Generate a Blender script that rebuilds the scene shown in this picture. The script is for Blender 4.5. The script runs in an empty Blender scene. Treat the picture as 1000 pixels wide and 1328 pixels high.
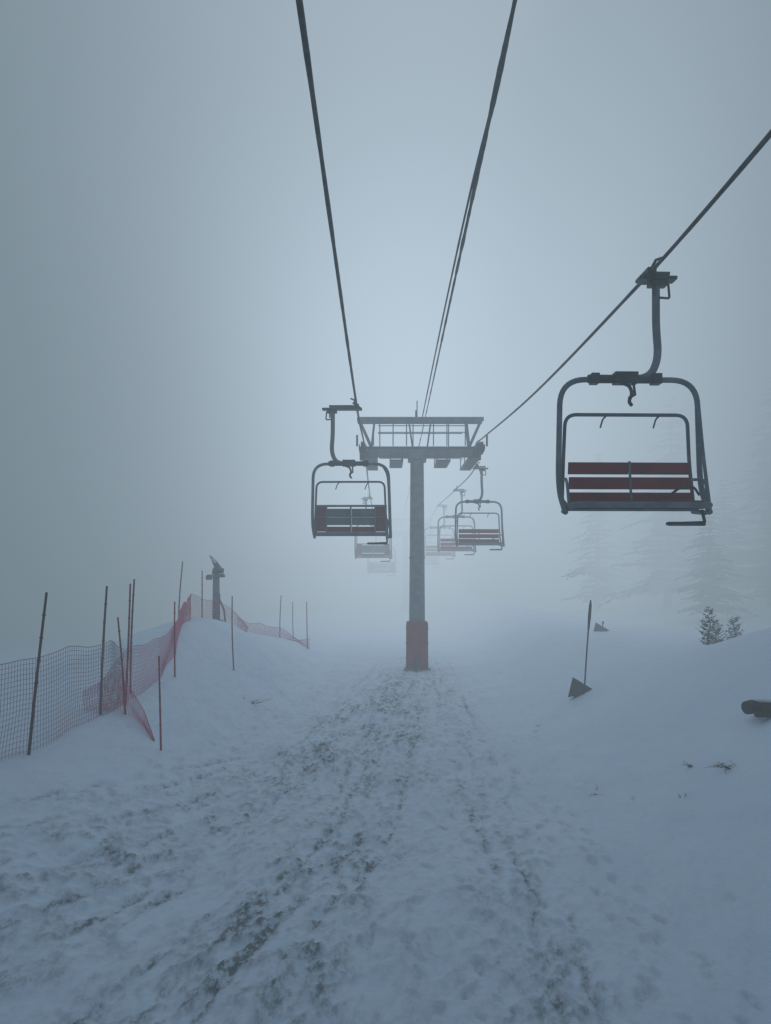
import bpy, math, random
import numpy as np
from mathutils import Vector, Matrix
random.seed(7); rng=np.random.default_rng(11)
scene=bpy.context.scene
R=math.radians
# ------------------------------------------------------------------ materials
def new_mat(name):
    m=bpy.data.materials.new(name); m.use_nodes=True
    nt=m.node_tree; nt.nodes.clear()
    out=nt.nodes.new('ShaderNodeOutputMaterial')
    return m,nt,out
def N(nt,t,**k):
    n=nt.nodes.new(t)
    for a,b in k.items(): setattr(n,a,b)
    return n
def pbr(name,col,col2=None,rough=.6,metal=0.,scale=6.,bump=.15,spec=.3,thr=(.4,.65),bscale=40):
    m,nt,out=new_mat(name); L=nt.links.new
    b=N(nt,'ShaderNodeBsdfPrincipled'); b.inputs['Roughness'].default_value=rough
    b.inputs['Metallic'].default_value=metal; b.inputs['Specular IOR Level'].default_value=spec
    tc=N(nt,'ShaderNodeTexCoord')
    n=N(nt,'ShaderNodeTexNoise'); n.inputs['Scale'].default_value=scale; n.inputs['Detail'].default_value=6
    L(tc.outputs['Object'],n.inputs['Vector'])
    r=N(nt,'ShaderNodeMapRange'); r.inputs[1].default_value=thr[0]; r.inputs[2].default_value=thr[1]
    L(n.outputs['Fac'],r.inputs[0])
    mx=N(nt,'ShaderNodeMix',data_type='RGBA')
    c2=col2 or tuple(c*.6 for c in col)
    mx.inputs['A'].default_value=(*col,1); mx.inputs['B'].default_value=(*c2,1)
    L(r.outputs[0],mx.inputs['Factor']); L(mx.outputs['Result'],b.inputs['Base Color'])
    n2=N(nt,'ShaderNodeTexNoise'); n2.inputs['Scale'].default_value=bscale; n2.inputs['Detail'].default_value=4
    L(tc.outputs['Object'],n2.inputs['Vector'])
    bp=N(nt,'ShaderNodeBump'); bp.inputs['Strength'].default_value=bump; bp.inputs['Distance'].default_value=.01
    L(n2.outputs['Fac'],bp.inputs['Height']); L(bp.outputs['Normal'],b.inputs['Normal'])
    L(b.outputs[0],out.inputs['Surface'])
    return m
M={}
M['steel']=pbr('painted_steel',(.10,.118,.13),(.16,.185,.20),.5,.2)
M['dark']=pbr('dark_steel',(.04,.048,.055),(.09,.10,.11),.5,.3)
M['galv']=pbr('galvanised_steel',(.13,.16,.185),(.22,.255,.285),.55,.2,scale=4)
M['red']=pbr('red_slats',(.29,.025,.036),(.17,.022,.03),.55,scale=4,bump=.1)
M['maroon']=pbr('maroon_panel',(.24,.025,.035),(.15,.02,.028),.6,scale=3)
M['grey']=pbr('grey_panel',(.16,.17,.19),(.1,.105,.12),.6,scale=3)
M['pad']=pbr('red_padding',(.29,.04,.048),(.17,.032,.038),.75,scale=3,bump=.4,bscale=8)
M['cable']=pbr('steel_cable',(.03,.036,.04),(.09,.10,.11),.6,.2,scale=9,bump=.6,bscale=60)
M['bamboo']=pbr('fence_pole',(.12,.04,.045),(.06,.035,.04),.7,scale=5)
M['redpole']=pbr('red_pole',(.34,.035,.065),(.20,.025,.045),.6,scale=5)
M['net1']=pbr('mesh_net_faded',(.36,.19,.27),(.26,.22,.28),.7,scale=1.2)
M['net2']=pbr('mesh_net_red',(.62,.11,.21),(.5,.15,.25),.7,scale=2)
M['bark']=pbr('bark',(.06,.045,.04),(.03,.025,.022),.9,scale=12,bump=.8)
M['needle']=pbr('spruce_needles',(.028,.045,.04),(.05,.07,.065),.8,scale=1.5)
M['frost']=pbr('frost_snow',(.72,.76,.8),(.6,.66,.72),.7,scale=10)
M['twig']=pbr('dry_twigs',(.06,.045,.04),(.10,.085,.07),.9,scale=10)
M['sign']=pbr('sign_dark',(.05,.05,.055),(.09,.08,.08),.6,scale=8)
# ------------------------------------------------------------------ geometry helpers
class Geo:
    def __init__(s): s.v=[];s.f=[];s.m=[]
    def add(s,vs,fs,mi=0):
        o=len(s.v); s.v+= [tuple(p) for p in vs]; s.f+=[tuple(i+o for i in f) for f in fs]; s.m+=[mi]*len(fs)
    def tube(s,pts,r,seg=10,mi=0,cap=True):
        pts=[Vector(p) for p in pts]; n=len(pts)
        rr=r if hasattr(r,'__len__') else [r]*n
        vs=[];fs=[];prev=None
        for i in range(n):
            t=(pts[min(i+1,n-1)]-pts[max(i-1,0)]).normalized()
            if prev is None:
                a=Vector((0,0,1)) if abs(t.z)<.9 else Vector((0,1,0))
                u=t.cross(a).normalized()
            else:
                u=(prev-t*prev.dot(t)).normalized()
            prev=u; w=t.cross(u)
            for k in range(seg):
                an=2*math.pi*k/seg
                vs.append(pts[i]+(u*math.cos(an)+w*math.sin(an))*rr[i])
        for i in range(n-1):
            for k in range(seg):
                k2=(k+1)%seg
                fs.append((i*seg+k,i*seg+k2,(i+1)*seg+k2,(i+1)*seg+k))
        if cap:
            fs.append(tuple(range(seg))[::-1]); fs.append(tuple((n-1)*seg+k for k in range(seg)))
        s.add(vs,fs,mi)
    def box(s,c,d,rot=None,mi=0):
        m=rot.to_3x3() if rot is not None else Matrix.Identity(3)
        c=Vector(c); vs=[]
        for x in(-1,1):
            for y in(-1,1):
                for z in(-1,1): vs.append(c+m@Vector((x*d[0]/2,y*d[1]/2,z*d[2]/2)))
        fs=[(0,1,3,2),(4,6,7,5),(0,4,5,1),(2,3,7,6),(0,2,6,4),(1,5,7,3)]
        s.add(vs,fs,mi)
    def obj(s,name,mats,parent=None,smooth=True,bevel=0,loc=None):
        me=bpy.data.meshes.new(name); me.from_pydata(s.v,[],s.f)
        for m in mats: me.materials.append(m)
        me.polygons.foreach_set('material_index',s.m)
        if smooth: me.polygons.foreach_set('use_smooth',[True]*len(s.f))
        me.update()
        if smooth:
            try: me.set_sharp_from_angle(angle=R(40))
            except Exception: pass
        o=bpy.data.objects.new(name,me); scene.collection.objects.link(o)
        if parent: o.parent=parent
        if loc: o.location=loc
        if bevel:
            b=o.modifiers.new('bevel','BEVEL'); b.width=bevel; b.segments=2; b.limit_method='ANGLE'; b.angle_limit=R(50)
        return o
def empty(name,loc=(0,0,0)):
    e=bpy.data.objects.new(name,None); e.location=loc; e.empty_display_size=.3
    scene.collection.objects.link(e); return e
def fillet(pts,r,n=7):
    pts=[Vector(p) for p in pts]; out=[pts[0]]
    for i in range(1,len(pts)-1):
        a=pts[i-1]-pts[i]; b=pts[i+1]-pts[i]
        ra=min(r,a.length*.49); rb=min(r,b.length*.49)
        p0=pts[i]+a.normalized()*ra; p2=pts[i]+b.normalized()*rb
        for k in range(n+1):
            t=k/n; out.append(p0*(1-t)**2+pts[i]*2*t*(1-t)+p2*t*t)
    out.append(pts[-1]); return out
# ------------------------------------------------------------------ terrain
def S(a,b,x):
    t=np.clip((x-a)/(b-a),0,1); return t*t*(3-2*t)
def vn(x,y,seed=0):
    xi=np.floor(x);yi=np.floor(y);fx=x-xi;fy=y-yi
    fx=fx*fx*(3-2*fx);fy=fy*fy*(3-2*fy)
    def h(a,b):
        v=np.sin(a*127.1+b*311.7+seed*74.7)*43758.5453
        return v-np.floor(v)
    return (h(xi,yi)*(1-fx)+h(xi+1,yi)*fx)*(1-fy)+(h(xi,yi+1)*(1-fx)+h(xi+1,yi+1)*fx)*fy
def fbm(x,y,o=4,seed=0):
    t=0;a=.5
    for i in range(o):
        t=t+a*(vn(x*2**i,y*2**i,seed+i)-.5); a*=.5
    return t
def height(x,y):
    x=np.asarray(x,float);y=np.asarray(y,float)
    z=1.2*S(2.2,6.0,-x)*(1-.6*S(30,55,y))
    z=z+1.3*np.exp(-((x+6.3)/2.6)**2-((y-25)/6.)**2)
    z=z-1.0*S(7.5,18,-x)
    z=z+1.5*S(3.5,8,x)+1.35*np.exp(-((x-10.2)/2.8)**2-((y-18)/4.)**2)
    z=z+.45*np.exp(-((x-8.2)/2.)**2-((y-11.5)/1.8)**2)
    z=z+1.6*S(10,22,x)*S(20,45,y)
    z=z+.35*fbm(x*.22,y*.22,3,5)+.16*fbm(x*.9,y*.7,3,9)*(1-.6*S(4.5,7,x))
    d=np.hypot(x-1.3,y-32); z=z*(1-np.exp(-(d/3.)**2))
    return z
def hz(x,y): return float(height(x,y))
def axis(segs):
    out=[]
    for a,b,st in segs:
        n=max(1,int(round((b-a)/st))); out+=list(np.linspace(a,b,n,endpoint=False))
    return out
gx=np.array([-600,-350,-200,-120,-80,-55,-40]+axis([(-30,-16,1),(-16,-9,.25),(-9,7.5,.033),(7.5,14,.1),(14,30,.8)])+[30,40,60,90,140,220,400,600.])
gy=np.array([-60,-30,-15,-5,0]+axis([(2,5.5,.25),(5.5,15,.03),(15,24,.055),(24,40,.16),(40,70,.6),(70,120,3)])+[120,140,180,240,350,600,900.])
X,Y=np.meshgrid(gx,gy)
Z=height(X,Y)
near=(1-S(26,42,Y))
curves=[np.interp(gy,[4,8.9,13.2,18.6,30,45],[-5.2,-3.9,-2.6,-.9,.7,1.6]),
        np.interp(gy,[4,7.5,10,13.2,18,30,45],[-2.7,-1.9,-1.1,-.45,0.,.9,1.2]),
        np.interp(gy,[4,7,11,15,22,30,45],[-1.6,-.9,-.3,.2,.9,1.6,2]),
        np.interp(gy,[4,7,11,15,22,30,45],[1.4,1.5,1.8,1.7,1.9,2.2,2.6])]
wid=[.9,.6,.4,.6]; wt=[1.,.75,.6,.4]
track=np.zeros_like(X)
wob=.35*fbm(Y*.35,X*0+1.5,2,31)
for c,w,k in zip(curves,wid,wt):
    track=np.maximum(track,k*np.exp(-((X-c[:,None]-wob)/w)**2))
grooves=np.zeros_like(X)
offs=[(0,-.62),(0,-.45),(0,.0),(0,.4),(0,.55),(1,-.28),(1,-.1),(1,.3),(2,0),(2,.2),(3,-.3),(0,-1.1),(1,.7),(3,.5),(0,-.95),(0,.8),(2,.55),(0,-1.4),(0,1.1),(1,-.6),(3,.1)]
for j,(ci,of) in enumerate(offs):
    c=curves[ci]
    wv=.26*fbm(Y*.5,X*0+j*3.1,2,3+j)
    dd=np.abs(X-c[:,None]-of-wv)
    pres=np.clip(2.6*(vn(X*.3+j,Y*.45,4+j)-.38),0,1)
    grooves=np.maximum(grooves,np.exp(-(dd/.055)**2)*pres)
gn=fbm(X*9,Y*6,2,77)
Z-=.05*grooves*near*(.8+1.6*gn)
broad=np.exp(-((X+.8)/4.0)**2)
rough=np.clip(.32*broad+track,0,1)
U=(X-curves[1][:,None])
n1=fbm(U*3.6,Y*1.5,4,40); n2=fbm(U*12,Y*5.5,3,50); n3=fbm(X*5,Y*5,3,61); n4=fbm(X*1.3,Y*.8,3,90)
Z+=near*rough*(.09*n1+.08*n2+.05*n3)
Z+=near*.016*n2+near*.06*n4*(1-S(4,6,X))
patch=np.clip(.6+2.2*n4,0,1.3)
churn=np.clip((track*.85*patch+.26*broad)*(.38+1.9*n1+2.2*n2)+.65*grooves*np.clip(.55+2.5*n2,0,1),0,1)*near
def stamp(px,py,ang,L,W,dep):
    i0,i1=np.searchsorted(gx,[px-L*1.5,px+L*1.5]); j0,j1=np.searchsorted(gy,[py-L*1.5,py+L*1.5])
    if i1-i0<2 or j1-j0<2: return
    xx=X[j0:j1,i0:i1]-px; yy=Y[j0:j1,i0:i1]-py
    u=xx*math.sin(ang)+yy*math.cos(ang); v=xx*math.cos(ang)-yy*math.sin(ang)
    q=np.sqrt((u/L)**2+(v/(W*(1+.25*u/L)))**2)+1.3*gn[j0:j1,i0:i1]
    d=1/(1+np.exp((q-1)*6))
    Z[j0:j1,i0:i1]-=dep*d
    Z[j0:j1,i0:i1]+=dep*.35*np.exp(-((q-1.35)/.3)**2)
    churn[j0:j1,i0:i1]=np.maximum(churn[j0:j1,i0:i1],d*np.clip(dep*8,0,.3))
for i in range(1600):
    y=5.5+28*rng.random()**1.3
    k=rng.choice(7)
    if k<4: x=np.interp(y,gy,curves[k])+rng.normal(0,.4)
    elif k==4: x=rng.normal(-.3,2.6)
    elif k==5: x=rng.normal(1.0,1.0)
    else: x=np.interp(y,gy,curves[0])+rng.normal(-.2,.6)
    if x>4.5: continue
    stamp(x,y,rng.normal(0.05,.35),.12+.04*rng.random(),.045+.015*rng.random(),.010+.035*rng.random()**2)
for (x0,y0,x1,y1) in [(3.4,7,2.4,18),(2.6,6.5,3.2,14),(-4.2,12,-2.5,22),(1.2,5.8,2.2,13)]:
    n=int(math.hypot(x1-x0,y1-y0)/.42)
    for i in range(n):
        t=i/n; stamp(x0+(x1-x0)*t+(.11 if i%2 else -.11)+rng.normal(0,.04),y0+(y1-y0)*t+rng.normal(0,.05),math.atan2(x1-x0,y1-y0)+rng.normal(0,.15),.14,.055,.02+.015*rng.random())
ny,nx=X.shape
co=np.stack([X,Y,Z],-1).reshape(-1,3)
idx=np.arange(nx*ny).reshape(ny,nx)
q=np.stack([idx[:-1,:-1],idx[:-1,1:],idx[1:,1:],idx[1:,:-1]],-1).reshape(-1,4)
me=bpy.data.meshes.new('snow_ground')
me.vertices.add(len(co)); me.vertices.foreach_set('co',co.ravel())
me.loops.add(q.size); me.loops.foreach_set('vertex_index',q.ravel().astype(np.int32))
me.polygons.add(len(q)); me.polygons.foreach_set('loop_start',np.arange(0,q.size,4,dtype=np.int32))
me.polygons.foreach_set('loop_total',np.full(len(q),4,dtype=np.int32))
me.update(calc_edges=True)
me.polygons.foreach_set('use_smooth',np.ones(len(q),bool))
at=me.attributes.new('churn','FLOAT','POINT'); at.data.foreach_set('value',churn.ravel().astype(np.float32))
ground=bpy.data.objects.new('snow_ground',me); scene.collection.objects.link(ground)
m,nt,out=new_mat('snow'); L=nt.links.new
b=N(nt,'ShaderNodeBsdfPrincipled'); b.inputs['Roughness'].default_value=.65; b.inputs['Specular IOR Level'].default_value=.25
tc=N(nt,'ShaderNodeTexCoord')
a=N(nt,'ShaderNodeAttribute',attribute_name='churn')
def noise(sc,det=6,vec=None,ro=.6):
    n=N(nt,'ShaderNodeTexNoise'); n.inputs['Scale'].default_value=sc; n.inputs['Detail'].default_value=det; n.inputs['Roughness'].default_value=ro
    L(vec or tc.outputs['Object'],n.inputs['Vector']); return n
mp=N(nt,'ShaderNodeMapping'); mp.inputs['Scale'].default_value=(1,.5,1); mp.inputs['Rotation'].default_value=(0,0,R(-14)); L(tc.outputs['Object'],mp.inputs['Vector'])
na=noise(12,8,mp.outputs[0],.7); nb=noise(.6,4)
def math_(op,x,y=None,clamp=False):
    n=N(nt,'ShaderNodeMath',operation=op); n.use_clamp=clamp
    for i,s in enumerate((x,y)):
        if s is None: continue
        if isinstance(s,(int,float)): n.inputs[i].default_value=s
        else: L(s,n.inputs[i])
    return n.outputs[0]
r1=N(nt,'ShaderNodeMapRange'); r1.inputs[1].default_value=.44; r1.inputs[2].default_value=.60; L(na.outputs['Fac'],r1.inputs[0])
mask=math_('MULTIPLY',a.outputs['Fac'],math_('ADD',math_('MULTIPLY',r1.outputs[0],1.15),.3),True)
mx=N(nt,'ShaderNodeMix',data_type='RGBA'); mx.inputs['A'].default_value=(.72,.80,.92,1); mx.inputs['B'].default_value=(.62,.71,.85,1)
L(nb.outputs['Fac'],mx.inputs['Factor'])
m2=N(nt,'ShaderNodeMix',data_type='RGBA'); m2.inputs['B'].default_value=(.17,.19,.205,1)
L(mx.outputs['Result'],m2.inputs['A']); L(mask,m2.inputs['Factor']); L(m2.outputs['Result'],b.inputs['Base Color'])
nc=noise(18,6); bp=N(nt,'ShaderNodeBump'); bp.inputs['Strength'].default_value=.45; bp.inputs['Distance'].default_value=.03
L(math_('ADD',nc.outputs['Fac'],math_('MULTIPLY',mask,-.8)),bp.inputs['Height']); L(bp.outputs['Normal'],b.inputs['Normal'])
L(b.outputs[0],out.inputs['Surface']); me.materials.append(m)

# ------------------------------------------------------------------ chair
def chair(loc,c,a,face='front',sc=1.0,yaw=0,detail=True):
    e=empty('ski_lift_chair',loc); e.scale=(sc,sc,sc); e.rotation_euler=(0,0,R(yaw))
    sg=1 if a>c else -1
    g=Geo()
    x0,x1=(-.14,a+.28) if sg>0 else (a-.28,.14)
    g.box((0,0,0),(.13,.42,.11)); g.box(((x0+x1)/2,0,-.05),(x1-x0,.2,.05)); g.box(((x0+x1)/2+.02*sg,.02,.03),((x1-x0)*.62,.12,.05))
    g.box((a+.02*sg,0,-.12),(.26,.16,.07))
    g.tube([(0,-.1,.02),(.07*sg,-.16,.17),(.16*sg,-.16,.2)],.022)
    g.tube([(-.12*sg,-.12,-.06),(.1*sg,-.12,.10)],.028)
    g.tube([(a-.07,-.1,-.1),(a-.07,-.1,-.3)],.02,8)
    xx=a+.13*sg
    g.tube(fillet([(xx-.08*sg,-.05,-.1),(xx+.03*sg,-.05,-.12),(xx+.05*sg,-.05,-.34),(xx-.1*sg,-.05,-.33)],.03,3),.018,8)
    g.obj('grip',[M['dark']],e,bevel=.008)
    g=Geo(); rr=.056
    g.tube(fillet([(a,0,-.06),(a,0,-.75),(a+.04*sg,0,-1.2),(a-.10*sg,0,-1.49),(a-.5*sg,0,-1.5)],.22,8),rr,14)
    g.obj('hanger_arm',[M['galv']],e)
    g=Geo()
    g.tube([(c-.60,0,-1.50),(c+.46,0,-1.5)],.062,14)
    g.box((c-.05,0,-1.49),(.34,.17,.17)); g.box((c-.5,0,-1.5),(.12,.16,.15)); g.box((c+.4,0,-1.5),(.14,.16,.15))
    g.tube(fillet([(c-.14,-.08,-1.57),(c-.02,-.1,-1.62),(c+.02,-.1,-1.74),(c-.03,-.08,-1.84),(c+.03,-.06,-1.9)],.05,4),.026,8)
    g.tube([(c+.05,-.06,-1.57),(c+.06,-.1,-1.75),(c-.04,-.1,-1.8)],.02,8)
    g.obj('crossbar',[M['dark']],e,bevel=.01)
    s=-1 if face=='front' else 1
    g=Geo()
    g.tube(fillet([(c-1.0,.30*s,-3.46),(c-1.03,.0,-3.1),(c-1.0,0,-1.51),(c+1.0,0,-1.51),(c+1.05,0,-3.1),(c+1.06,.30*s,-3.46)],.38,9),.041,12)
    g.tube(fillet([(c+.86,.05*s,-1.58),(c+.98,.08*s,-1.78),(c+1.03,.14*s,-2.6),(c+1.07,.28*s,-3.42)],.2,6),.026,8)
    g.obj('outer_frame',[M['galv']],e)
    g=Geo()
    g.tube(fillet([(c-.96,-.05*s,-3.3),(c-.93,-.1*s,-2.7),(c-.90,-.1*s,-2.0),(c+.90,-.1*s,-2.0),(c+.93,-.1*s,-2.7),(c+.97,-.05*s,-3.3)],.17,7),.027,10)
    if detail:
        for hx in(-.36,.42):
            g.tube(fillet([(c+hx+.06,-.1*s,-2.02),(c+hx,-.1*s+.04*s,-2.07),(c+hx-.04,-.1*s+.05*s,-2.2)],.04,4),.013,6)
    g.obj('backrest_frame',[M['steel']],e)
    g=Geo()
    if face=='front':
        for z,yy,tl,hh in((-2.80,-.02,8,.175),(-3.02,-.06,4,.175),(-3.235,-.09,14,.16)):
            for xs,w in((-.45,.88),(.44,.88)):
                g.box((c+xs,yy,z),(w,.035,hh),Matrix.Rotation(R(tl),3,'X'))
        for k in range(4):
            for xs,w in((-.45,.86),(.44,.86)):
                g.box((c+xs,-.18-.105*k,-3.30-.008*k),(w,.09,.03),Matrix.Rotation(R(-5),3,'X'))
        g.obj('seat_slats',[M['red']],e,bevel=.008)
    else:
        for xs,w,mi in((-.80,.26,0),(.80,.26,0)):
            g.box((c+xs,.04,-2.98),(w,.05,.66),None,mi)
        for xs in(-.335,.335):
            g.box((c+xs,.05,-2.80),(.62,.04,.2),None,1); g.box((c+xs,.05,-3.04),(.62,.04,.2),None,1); g.box((c+xs,.05,-3.25),(.62,.04,.14),None,0)
        g.box((c,.33,-3.36),(1.85,.5,.05),Matrix.Rotation(R(4),3,'X'),2)
        g.obj('backrest_panels',[M['maroon'],M['grey'],M['dark']],e,bevel=.008)
    g=Geo()
    if face=='front':
        g.tube(fillet([(c,-.03,-2.7),(c,-.1,-3.2),(c,-.14,-3.33),(c,-.5,-3.36)],.08,4),.020,8)
    else:
        for xs in(-.94,-.65,0,.65,.94): g.tube([(c+xs,.0,-2.62),(c+xs,.0,-3.36)],.022,8)
        g.tube([(c-.96,.0,-2.63),(c+.96,.0,-2.63)],.03,8); g.tube([(c-.96,.0,-2.92),(c+.96,.0,-2.92)],.02,8); g.tube([(c-.96,.0,-3.36),(c+.96,.0,-3.36)],.035,8)
    yf=.55*s
    g.tube(fillet([(c-.95,0,-3.3),(c-.94,.1*s,-3.36),(c-.93,yf,-3.37),(c+.97,yf,-3.37),(c+.96,.1*s,-3.36),(c+.96,0,-3.3)],.08,4),.042,10)
    g.tube([(c-.93,.15*s,-3.40),(c+.95,.15*s,-3.40)],.03,8)
    for sx in(-1,1):
        g.tube(fillet([(c+sx*.93,-.08*s,-2.95),(c+sx*.98,.25*s,-2.98),(c+sx*.99,.36*s,-3.08),(c+sx*.96,.34*s,-3.37)],.08,4),.022,8)
        g.tube([(c+sx*1.0,.30*s,-3.46),(c+sx*.95,-.02*s,-3.42)],.035,8)
    g.obj('seat_frame',[M['galv']],e)
    if detail:
        g=Geo()
        g.tube(fillet([(c+.95,.28*s,-3.42),(c+.97,.34*s,-3.6),(c+.42,.34*s,-3.62)],.03,3),.024,8)
        g.tube([(c+.45,.34*s,-3.62),(c+.97,.34*s,-3.62)],.03,8)
        if face=='front': g.tube(fillet([(c+.5,-.2,-3.22),(c+.65,-.24,-3.1),(c+.85,-.24,-3.08),(c+.95,-.2,-3.2)],.06,4),.018,8)
        g.obj('footrest',[M['dark']],e)
    return e
chair((3.80,11.2,8.38),-.27,.13,'front',1.0,1.5)
chair((-.82,22,8.76),-.16,-.64,'back',1.07,-1)
chair((4.05,34.5,8.72),.12,.25,'front',1.02,2)
chair((3.9,43,8.60),.05,.35,'front',1.0,-2)
chair((3.6,52,8.50),0,.35,'front',1.0)
chair((3.5,66,8.0),0,.35,'front',1.0)
chair((-.86,44,8.25),.15,-.25,'back',1.0)
chair((-.62,60,7.5),.3,-.1,'back',1.05)

# ------------------------------------------------------------------ cables
def smooth_path(pts,step=.6):
    P=np.array(pts,float); out=[]
    for i in range(len(P)-1):
        p0=P[max(i-1,0)];p1=P[i];p2=P[i+1];p3=P[min(i+2,len(P)-1)]
        n=max(2,int(abs(p2[1]-p1[1])/step))
        m1=(p2-p0)/max(1e-6,(p2[1]-p0[1])); m2=(p3-p1)/max(1e-6,(p3[1]-p1[1])); dy=p2[1]-p1[1]
        for k in range(n):
            t=k/n; h00=2*t**3-3*t*t+1;h10=t**3-2*t*t+t;h01=-2*t**3+3*t*t;h11=t**3-t*t
            out.append(h00*p1+h10*dy*m1+h01*p2+h11*dy*m2)
    out.append(P[-1]); return [tuple(p) for p in out]
def cable(name,pts,r,rough=.0,step=.6,r1=None):
    p=smooth_path(pts,step); r1=r1 or r
    rs=[(r+(r1-r)*min(1,max(0,(q_[1]-8)/20)))*(1+rough*2*float(fbm(np.array(q_[1]*1.7),np.array(.3),3,8))) for q_ in p]
    g=Geo(); g.tube(p,rs,10); return g.obj(name,[M['cable']])
cable('haul_cable',[(-.9,-25,11.2),(-.86,-5,10.35),(-.84,7.5,9.65),(-.82,22,8.78),(-.88,30.6,9.30),(-.9,32,9.40),(-.9,33.4,9.30),(-.86,44,8.25),(-.62,60,7.5),(-.4,100,6.5)],.032,.25,.15)
cable('haul_cable',[(3.9,-25,9.6),(3.8,-5,8.8),(3.79,7.56,8.40),(3.80,11.2,8.38),(3.8,20,8.64),(3.78,30.6,9.30),(3.78,32,9.40),(3.8,33,9.2),(4.05,34.5,8.76),(3.9,43,8.60),(3.6,52,8.50),(3.5,66,8.0),(3,100,7)],.027,.15,.3)
cable('communication_cable',[(1.75,-25,14.0),(1.7,-5,12.4),(1.665,9.9,11.43),(1.66,14,11.24),(1.655,20,10.98),(1.66,32,10.50),(1.6,62,9.2),(1.6,100,8.5)],.042,.6,.08,.021)
cable('communication_cable',[(1.655,11.8,11.32),(1.60,14,11.22),(1.565,17,11.08),(1.54,22,10.86),(1.53,32,10.47)],.022,.2,.2)

# ------------------------------------------------------------------ tower
def tower(loc,name='ski_lift_tower'):
    e=empty(name,loc)
    g=Geo()
    n=20; g.tube([(0,0,-.6),(0,0,2.0),(0,0,8.9)],[.34,.33,.275],n)
    g.tube([(0,0,-.2),(0,0,.06)],.55,n); g.tube([(0,0,8.72),(0,0,8.78)],.36,n)
    g.tube([(0,0,4.6),(0,0,4.66)],.335,n)
    g.obj('pole',[M['galv']],e)
    g=Geo()
    g.tube([(0,0,-.1),(0,0,.1),(0,0,.9),(0,0,1.9),(0,0,2.0)],[.49,.50,.485,.485,.45],8)
    o=g.obj('padding',[M['pad']],e,smooth=False,bevel=.03); o.rotation_euler=(0,0,R(22.5))
    g=Geo(); 
    for z in(.5,1.1,1.7): g.tube([(0,0,z-.03),(0,0,z+.03)],.50,8)
    o=g.obj('padding_straps',[M['pad']],e,smooth=False); o.rotation_euler=(0,0,R(22.5))
    g=Geo(); g.box((-.02,-.50,.25),(.26,.1,.34)); g.tube([(-.02,-.553,.42),(-.02,-.45,.42)],.13,14); g.obj('base_plate',[M['dark']],e,bevel=.01)
    g=Geo()
    cx=.13
    g.box((cx,0,8.98),(4.35,.34,.34)); g.box((cx,0,9.2),(4.5,.42,.05)); g.box((cx,0,8.79),(3.4,.4,.04))
    g.box((0,0,8.85),(.75,.5,.5))
    for y in(-.32,.32):
        g.box((cx,y,10.33),(5.2,.06,.17)); 
    for x in(-2.45,-1.2,0,1.45,2.7):
        g.box((x,0,10.35),(.07,.6,.09))
    for sx in(-1,1):
        for y in(-.28,.28):
            g.tube([(cx+sx*2.5,y,10.28),(cx+sx*2.02,y,9.2)],.05,8)
            g.tube([(cx+sx*1.9,y,10.28),(cx+sx*2.02,y,9.2)],.035,8)
        g.tube([(cx+sx*.45,.28,10.28),(cx+sx*.3,.28,9.2)],.035,8)
    g.obj('crossarm',[M['galv']],e,bevel=.012)
    g=Geo()
    for y in(-.5,.5):
        for z in((9.75,10.02) if y<0 else (9.88,)): g.tube([(cx-1.75,y,z),(cx+1.8,y,z)],.02,6)
        for x in((-1.85,-1.05,-.5,.6,1.15,1.9) if y<0 else (-1.6,-.2,1.3)): g.tube([(x+.05,y,9.2),(x+.05,y,10.28)],.022,6)
    g.tube([(0.0,0,10.4),(0,0,11.15)],.022,6); g.tube([(-.03,0,10.4),(-.03,0,10.75)],.05,6)
    g.obj('railings',[M['steel']],e)
    g=Geo()
    for x in(-1.0,.9,-2.0,2.05):
        w=.5 if abs(x)<1.5 else .42
        L0=2.0 if abs(x)<1.5 else 3.6
        for k in range(int(L0/.11)): g.box((x+cx,-L0/2+.05+k*.11,8.52),(w,.05,.03))
        for sx in(-1,1):
            g.box((x+cx+sx*w/2,0,8.53),(.05,L0,.08))
            for yy in(-L0/2+.1,0,L0/2-.1):
                g.tube([(x+cx+sx*w/2,yy,8.5),(x+cx+sx*w/2,yy,8.98)],.018,6)
            g.tube([(x+cx+sx*w/2,-L0/2+.1,8.9),(x+cx+sx*w/2,L0/2-.1,8.9)],.018,6)
        for yy in(-L0/2,L0/2): g.box((x+cx,yy,8.53),(w,.05,.08)); 
    g.obj('catwalks',[M['steel']],e)
    g=Geo()
    for x in(-2.21,2.47):
        for k in range(6):
            y=-1.5+k*.6; dz=-.30-.02*abs(k-2.5)**2
            g.tube([(x-.07,y,9.38+dz),(x-.045,y,9.38+dz),(x+.045,y,9.38+dz),(x+.07,y,9.38+dz)],[.27,.24,.24,.27],18)
            g.tube([(x-.16,y,9.38+dz),(x+.16,y,9.38+dz)],.05,8)
        for dx in(-.13,.13):
            for k in range(3): g.box((x+dx,-1.2+k*1.2,9.02),(.03,.8,.14))
            g.box((x+dx,0,8.9),(.04,2.9,.14))
        g.box((x,0,8.86),(.34,.3,.34))
        g.tube([(x+.22*(1 if x>0 else -1),-1.6,9.0),(x+.22*(1 if x>0 else -1),-1.6,9.45)],.04,6)
    g.obj('sheave_assemblies',[M['dark']],e,bevel=.006)
    g=Geo()
    for sx in(-.17,.17): g.tube([(sx,.42,2.2),(sx,.38,8.7)],.018,6)
    for k in range(21): g.tube([(-.17,.42,2.3+k*.3),(.17,.42,2.3+k*.3)],.013,6)
    g.obj('ladder',[M['steel']],e)
    return e
tower((1.31,32,0.0))
tower((1.95,76,-1.2))

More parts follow.
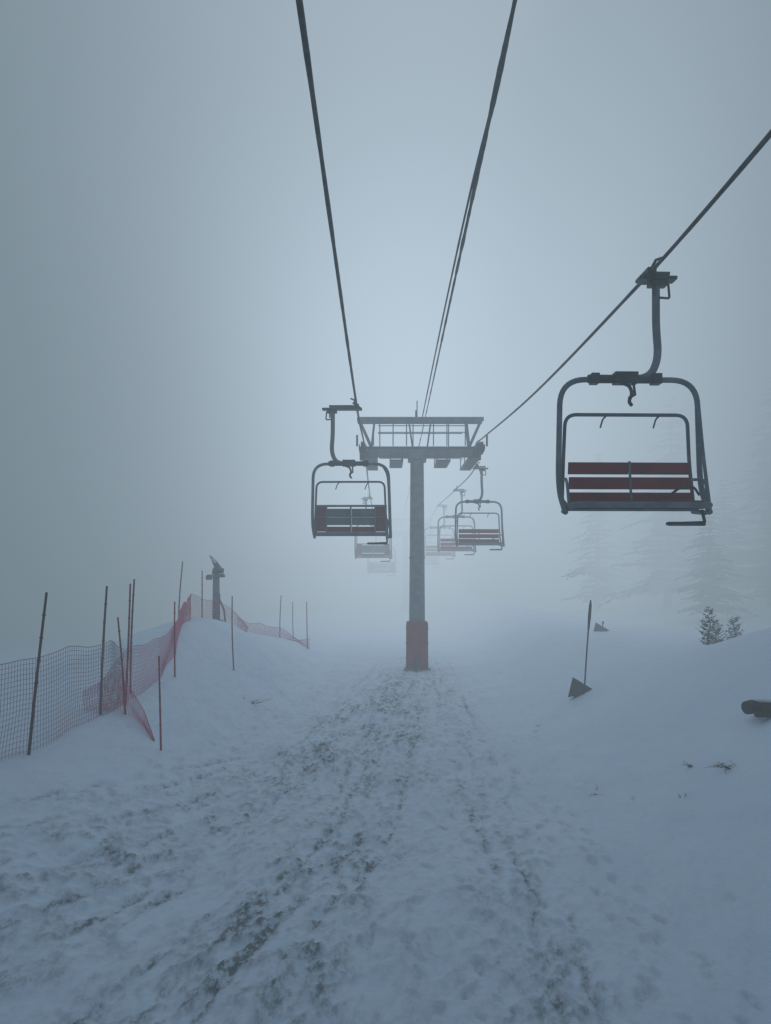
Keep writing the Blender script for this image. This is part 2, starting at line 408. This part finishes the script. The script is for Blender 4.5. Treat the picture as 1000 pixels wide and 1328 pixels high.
# ------------------------------------------------------------------ fence posts
def pole(name,base,top,r=.022,mat='bamboo'):
    z0=hz(base[0],base[1]); b=Vector((base[0],base[1],z0-.3)); t=Vector((top[0],top[1],top[2]))
    g=Geo(); n=8; bow=Vector((random.uniform(-.03,.03),0,0)); pts=[b.lerp(t,i/n)+bow*math.sin(math.pi*i/n) for i in range(n+1)]
    g.tube([p-Vector((base[0],base[1],z0)) for p in pts],[r*(1.15-.3*i/n) for i in range(n+1)],8)
    for i in range(2,n): 
        p=pts[i]-Vector((base[0],base[1],z0)); d=(t-b).normalized()
        g.tube([p-d*.012,p+d*.012],r*1.25,8)
    return g.obj(name,[M[mat]],loc=(base[0],base[1],z0))
cz=4.1
posts=[(64,768,35,12.2,'bamboo',.024),(141,760,130,15,'bamboo',.024),(171,757,162,16.2,'redpole',.022),(176,751,169,17.2,'bamboo',.022),
 (208,850,209,14.6,'redpole',.018),(228,780,227,19,'redpole',.02),(238,728,231,24,'redpole',.02),(263,740,262,27,'redpole',.022),
 (302,773,304,22,'redpole',.018),(286,770,284,27.5,'redpole',.018),(365,772,363,36,'redpole',.022),(380,780,381,38,'redpole',.02),(398,780,399,36,'redpole',.022),(155,800,163,15.6,'redpole',.02)]
for tx,ty_,bx,d,mt,r in posts:
    pole('fence_post',((bx-500)*d/1000,d),((tx-500)*d/1000,d-.1,cz+(740-ty_)*d/1000),r,mt)
# ------------------------------------------------------------------ nets
def net(name,path,h0,cell,r,mat,sag=.06,seed=1,lean=0.):
    P=[Vector((p[0],p[1],0)) for p in path]; hs=[p[2] for p in path]
    pts=[];H=[]
    for i in range(len(P)-1):
        n=max(1,int((P[i+1]-P[i]).length/cell))
        for k in range(n):
            pts.append(P[i].lerp(P[i+1],k/n)); H.append(hs[i]*(1-k/n)+hs[i+1]*k/n)
    pts.append(P[-1]);H.append(hs[-1])
    rows=int(round(h0/cell)); grid=[]
    for i,p in enumerate(pts):
        col=[]
        for j in range(rows+1):
            t=j/rows
            dx=.16*(vn(np.array(i*cell*.9),np.array(t*1.3),seed)-.5)+lean*t
            dy=.14*(vn(np.array(i*cell*.7),np.array(t*2.),seed+3)-.5)
            zz=.05*(float(vn(np.array(i*cell*1.6),np.array(t*3.),seed+8))-.5)
            z=hz(p.x,p.y)-.03+H[i]*t - sag*t*float(vn(np.array(i*cell*1.1),np.array(.5),seed+5))+zz
            col.append(Vector((p.x+float(dx),p.y+float(dy),z)))
        grid.append(col)
    g=Geo()
    for j in range(rows+1): g.tube([c[j] for c in grid],r*(1.8 if j in(0,rows) else 1),3,cap=False)
    for c in grid: g.tube(c,r,3,cap=False)
    return g.obj(name,[M[mat]])
net('safety_net_fence',[(-6.6,7.2,1.6),(-6.1,9.5,1.6),(-5.75,11.5,1.6),(-5.6,13.5,1.6),(-5.5,15.2,1.5),(-5.5,16.4,1.3)],1.6,.085,.0042,'net1',.15,2)
net('safety_net_fence',[(-5.5,15.0,.9),(-5.55,16.6,1.3),(-5.45,18.5,1.15),(-5.6,20.5,1.0),(-6.1,23,.8),(-6.5,26,.95),(-6.1,27.5,.9),(-5.6,28.4,.6),(-5.3,29.5,.35)],1.0,.07,.0045,'net2',.35,12)
net('safety_net_fence',[(-6.0,15.2,.7),(-5.5,15.7,.9),(-5.1,15.5,.7),(-4.75,15.2,.5),(-4.45,14.9,.12)],.7,.055,.0045,'net2',.3,17)
net('safety_net_fence',[(-6.4,33,.8),(-5.4,35,.6),(-4.9,36,.65),(-4.2,37,.4),(-3.6,36.2,.6)],.7,.09,.007,'net2',.35,22)

# ------------------------------------------------------------------ snow gun
def snow_gun(x,y):
    z=hz(x,y); e=empty('snow_gun',(x,y,z-.05))
    g=Geo(); g.tube([(0,0,-.3),(0,0,1.7)],[.15,.12],14); g.tube([(0,0,.0),(0,0,.12)],.26,14)
    g.tube([(.02,0,1.1),(.28,0,.5),(.34,0,0)],.035,8); g.obj('stand',[M['galv']],e)
    g=Geo(); g.box((0,0,1.72),(.6,.3,.10)); g.box((-.26,0,1.66),(.16,.34,.16)); g.tube([(-.05,0,1.78),(.0,0,2.0)],.12,12)
    g.tube([(.12,-.1,1.95),(-.0,-.2,2.2),(-.12,-.3,2.42)],[.13,.09,.03],14); g.tube([(.1,.0,1.92),(.26,.05,1.9)],.10,12)
    g.obj('head',[M['galv']],e,bevel=.01)
    g=Geo(); g.tube([(-.12,-.3,2.40),(-.16,-.33,2.46)],[.05,.03],8); g.tube([(-.1,0,1.80),(.28,0,1.80)],.05,8); g.tube([(.02,-.24,2.2),(-.08,-.3,2.36)],[.06,.03],8); g.obj('frost',[M['frost']],e)
snow_gun(-6.15,28)

# ------------------------------------------------------------------ piste markers
def marker(x,y,h,tip,s=1.0,ps=1.):
    z=hz(x,y); e=empty('piste_marker',(x,y,z))
    g=Geo(); g.tube([(0,0,-.3),(tip*.5,0,h*.5),(tip,0,h)],[.022*ps]*3,8); g.obj('pole',[M['bamboo']],e)
    g=Geo(); g.tube([(tip*.68,0,h*.68),(tip*.82,0,h*.82),(tip*.95,0,h*.95),(tip*1.01,0,h*1.01)],[.028*ps,.045*ps,.04*ps,.015*ps],8); g.obj('wrapped_flag',[M['sign']],e)
    g=Geo(); 
    vs=[Vector(p)*s+Vector((-.10,-.1,.02)) for p in((-.30,-.12,-.10),(.30,-.1,.02),(-.16,0.05,.30),(-.02,.3,-.1))]
    g.add(vs,[(0,1,2),(1,3,2),(0,2,3),(0,3,1)],0)
    g.obj('triangular_sign',[M['sign']],e,smooth=False,bevel=.01)
marker(5.55,21.6,2.55,.2,1.35)
marker(9.0,32,.42,.03,1.2)
# ------------------------------------------------------------------ log and twigs
def log(x,y):
    z=hz(x,y); e=empty('wooden_log',(x,y,z+.10))
    g=Geo(); n=12
    g.tube([(-.42+1.9*i/n,.05*math.sin(i),.02*math.sin(i*1.7)) for i in range(n+1)],[.12+.018*math.sin(i*2.3) for i in range(n+1)],14)
    g.box((-.1,-.2,-.08),(.5,.12,.08),Matrix.Rotation(R(12),3,'Z')); g.box((.25,-.17,.02),(.9,.05,.16),Matrix.Rotation(R(5),3,'Y')); g.obj('trunk',[M['bark']],e,bevel=.012)
    g=Geo(); g.tube([(-.3+1.7*i/n,.05*math.sin(i)+.02,.105+.012*math.sin(i*2)) for i in range(n+1)],[.04+.05*math.sin(math.pi*i/n) for i in range(n+1)],10); g.obj('snow_cap',[M['frost']],e)
log(7.05,14.2)
def twigs(name,x,y,n,L0,flat=.5,seed=1):
    rd=random.Random(seed); g=Geo(); z=hz(x,y)
    for i in range(n):
        a=rd.random()*6.28; l=L0*(.4+.6*rd.random()); bx=(rd.random()-.5)*L0*.8; by=(rd.random()-.5)*L0*.4
        p=[Vector((bx,by,-.03))]
        d=Vector((math.cos(a)*flat,math.sin(a)*flat,1-flat*.9)).normalized()
        for k in range(4):
            d=(d+Vector((rd.gauss(0,.18),rd.gauss(0,.18),rd.gauss(-.05,.1)))).normalized(); p.append(p[-1]+d*l/4)
        g.tube(p,[.006,.005,.004,.003,.002],4)
        for k in(2,3):
            q_=p[k]; g.tube([q_,q_+Vector((rd.gauss(0,.3),rd.gauss(0,.3),.1+rd.random()*.2))*l*.4],.003,3)
    return g.obj(name,[M['twig']],loc=(x,y,z))
twigs('dry_grass_tuft',5.8,13.0,34,.36,.88,1); twigs('dry_grass_tuft',5.5,13.8,12,.3,.9,2); twigs('dry_grass_tuft',4.0,14.3,16,.4,.92,3)
twigs('dry_grass_tuft',4.9,12.8,5,.2,.3,4); twigs('dry_grass_tuft',-3.6,20.5,16,.45,.9,6)
twigs('dry_grass_tuft',2.0,8.1,5,.10,.9,7)
# ------------------------------------------------------------------ trees
def spruce_mesh(name,h,rad,seed,dens=1.,sparse=False):
    rd=random.Random(seed); g=Geo()
    n=10; g.tube([(0.03*math.sin(i),0.03*math.cos(i*1.3),h*i/n-.3) for i in range(n+1)],[.02*h*(1-i/n)+.012 for i in range(n+1)],8,0)
    z=h*.10
    while z<h*.985:
        t=z/h; L0=rad*(1-t)**.8*(.75+.5*rd.random())+.08
        nb=int((5 if not sparse else 4)*dens)+rd.randint(0,2)
        for b in range(nb):
            a=rd.random()*6.28; l=L0*(.6+.5*rd.random()); droop=.25+.25*rd.random()
            if sparse: droop=-.35
            p=[]; m=7
            for k in range(m+1):
                s=k/m; p.append(Vector((math.cos(a)*l*s,math.sin(a)*l*s,z+ l*(.15*s-droop*s*s*.9)+ .12*l*max(0,s-.7))))
            g.tube(p,[(.012*(1-k/m)*(.5+h*.06)+.004)*(.7 if sparse else 1) for k in range(m+1)],4,0,cap=False)
            side=Vector((-math.sin(a),math.cos(a),0))
            for k in range(1,m+1):
                w=l*.34*(1-.75*k/m)+.05
                for sg in(-1,1):
                    for q_ in range(1 if sparse else 3):
                        if rd.random()<(.5 if sparse else .15): continue
                        base=p[k].lerp(p[k-1],rd.random()); ww=w*(.6+.7*rd.random())
                        out_=(side*sg*(.8+.3*rd.random())+(p[k]-p[k-1]).normalized()*(.5+.4*rd.random())+Vector((0,0,-.35*rd.random()))).normalized()
                        tip=base+out_*ww; pr=Vector((0,0,1)).cross(out_)*ww*(.05 if sparse else .16)+Vector((0,0,rd.gauss(0,.015)))
                        mid=base.lerp(tip,.5)
                        mi=1 if rd.random()<.75 else 2
                        g.add([base,mid+pr,tip,mid-pr-Vector((0,0,.05*ww))],[(0,1,2,3)],mi)
                        if not sparse: g.add([base,mid+Vector((0,0,-.18*ww))+pr*.3,tip+Vector((0,0,-.12*ww))],[(0,1,2)],1)
        z+=h*.028*(1.7 if sparse else 1)*(.7+.6*rd.random())
    me=bpy.data.meshes.new(name); me.from_pydata(g.v,[],g.f)
    for k in('bark','needle','frost'): me.materials.append(M[k])
    me.polygons.foreach_set('material_index',g.m); me.update(); return me
sm=[spruce_mesh('spruce_a',6,2.0,1),spruce_mesh('spruce_b',11,3.0,2),spruce_mesh('spruce_c',9,2.3,3)]
def tree(k,x,y,s,rot):
    o=bpy.data.objects.new('spruce_tree',sm[k]); o.location=(x,y,hz(x,y)-.1); o.scale=(s,s,s); o.rotation_euler=(R(random.uniform(-2,2)),R(random.uniform(-2,2)),rot); scene.collection.objects.link(o)
for t in [(0,14.8,35,.95,0),(1,15.0,41,1.05,1),(2,12.9,47,1.1,2),(1,18.9,38,1.05,3),(2,21.5,41,1.3,4),(2,18.2,36.5,.75,5),(1,24,45,1.2,.4),(0,16.8,38,1.1,1.2),(2,17.2,44,1.3,2.6),(0,21,36,1.1,3.3),(1,29,47,1.3,5.1)]: tree(*t)
for k,(x,y,h) in enumerate([(9.9,23.6,1.35),(10.35,24.2,.9),(11.4,25.2,1.0)]):
    o=bpy.data.objects.new('spruce_sapling',spruce_mesh('sapling%d'%k,h,.38,9+k,.6,True)); o.location=(x,y,hz(x,y)); scene.collection.objects.link(o)

# ------------------------------------------------------------------ fog
g=Geo(); g.box((0,37.5,18),(110,105,44)); fog=g.obj('fog',[],None,smooth=False)
m,nt,out=new_mat('emissive_fog_volume'); L=nt.links.new
geo=N(nt,'ShaderNodeNewGeometry'); sp=N(nt,'ShaderNodeSeparateXYZ'); L(geo.outputs['Position'],sp.inputs[0])
x,y,z=sp.outputs
def sstep(v,a,b_,lo=0.,hi=1.):
    r=N(nt,'ShaderNodeMapRange',interpolation_type='SMOOTHSTEP'); 
    for i,q_ in enumerate((a,b_,lo,hi)): r.inputs[i+1].default_value=q_
    L(v,r.inputs[0]); return r.outputs[0]
dens=math_('ADD',.013,sstep(y,30,58,0,.058))
side=math_('ADD',math_('MULTIPLY',sstep(x,7,13),sstep(y,22,32,0,.16)),sstep(math_('MULTIPLY',x,-1.),9,22,0,.06))
dens=math_('ADD',dens,side)
dens=math_('ADD',dens,sstep(z,11,30,0,.085))
def g2(v,c,s): return math_('POWER',math_('DIVIDE',math_('SUBTRACT',v,c),s),2.)
rr=math_('ADD',math_('ADD',g2(x,1.5,14.),g2(z,13.,17.)),g2(y,42.,33.))
gl=math_('POWER',2.71828,math_('MULTIPLY',rr,-1.))
mxc=N(nt,'ShaderNodeMix',data_type='RGBA'); mxc.inputs['A'].default_value=(.105,.157,.187,1); mxc.inputs['B'].default_value=(.66,.79,.92,1)  # painted brightness falloff: sunlit core, lens-like darkening towards the edges
L(gl,mxc.inputs['Factor'])
ab=N(nt,'ShaderNodeVolumeAbsorption'); ab.inputs['Color'].default_value=(0,0,0,1); L(dens,ab.inputs['Density'])
em=N(nt,'ShaderNodeEmission'); L(mxc.outputs['Result'],em.inputs['Color']); L(dens,em.inputs['Strength'])  # fog glows by itself, standing in for scattered daylight
ad=N(nt,'ShaderNodeAddShader'); L(ab.outputs[0],ad.inputs[0]); L(em.outputs[0],ad.inputs[1]); L(ad.outputs[0],out.inputs['Volume'])
try: m.cycles.volume_step_rate=.9
except Exception as ex: print(ex)
fog.data.materials.append(m)
# ------------------------------------------------------------------ world + sun
w=bpy.data.worlds.new('World'); scene.world=w; w.use_nodes=True; nt=w.node_tree; nt.nodes.clear()
sky=nt.nodes.new('ShaderNodeTexSky'); sky.sky_type='NISHITA'; sky.sun_disc=False; sky.sun_elevation=R(45); sky.sun_rotation=R(0)
sky.air_density=1.; sky.dust_density=2.; sky.ozone_density=2.
bg=nt.nodes.new('ShaderNodeBackground'); bg.inputs[1].default_value=.07
wo=nt.nodes.new('ShaderNodeOutputWorld'); nt.links.new(sky.outputs[0],bg.inputs[0]); nt.links.new(bg.outputs[0],wo.inputs[0])
sl=bpy.data.lights.new('sun','SUN'); sl.energy=1.5; sl.angle=R(24); sl.color=(1,.97,.95)
so=bpy.data.objects.new('sun',sl); so.rotation_euler=(R(-(90-45)),0,0); scene.collection.objects.link(so)
# ------------------------------------------------------------------ camera
cam=bpy.data.cameras.new('camera'); co_=bpy.data.objects.new('camera',cam); scene.collection.objects.link(co_)
cam.sensor_fit='VERTICAL'; cam.sensor_height=36; cam.sensor_width=36; cam.lens=27.1; cam.shift_y=76/1328; cam.clip_end=3000
co_.location=(0,0,4.1); co_.rotation_euler=(R(90),0,0); scene.camera=co_
scene.view_settings.view_transform='Standard'; scene.view_settings.look='None'; scene.view_settings.exposure=0
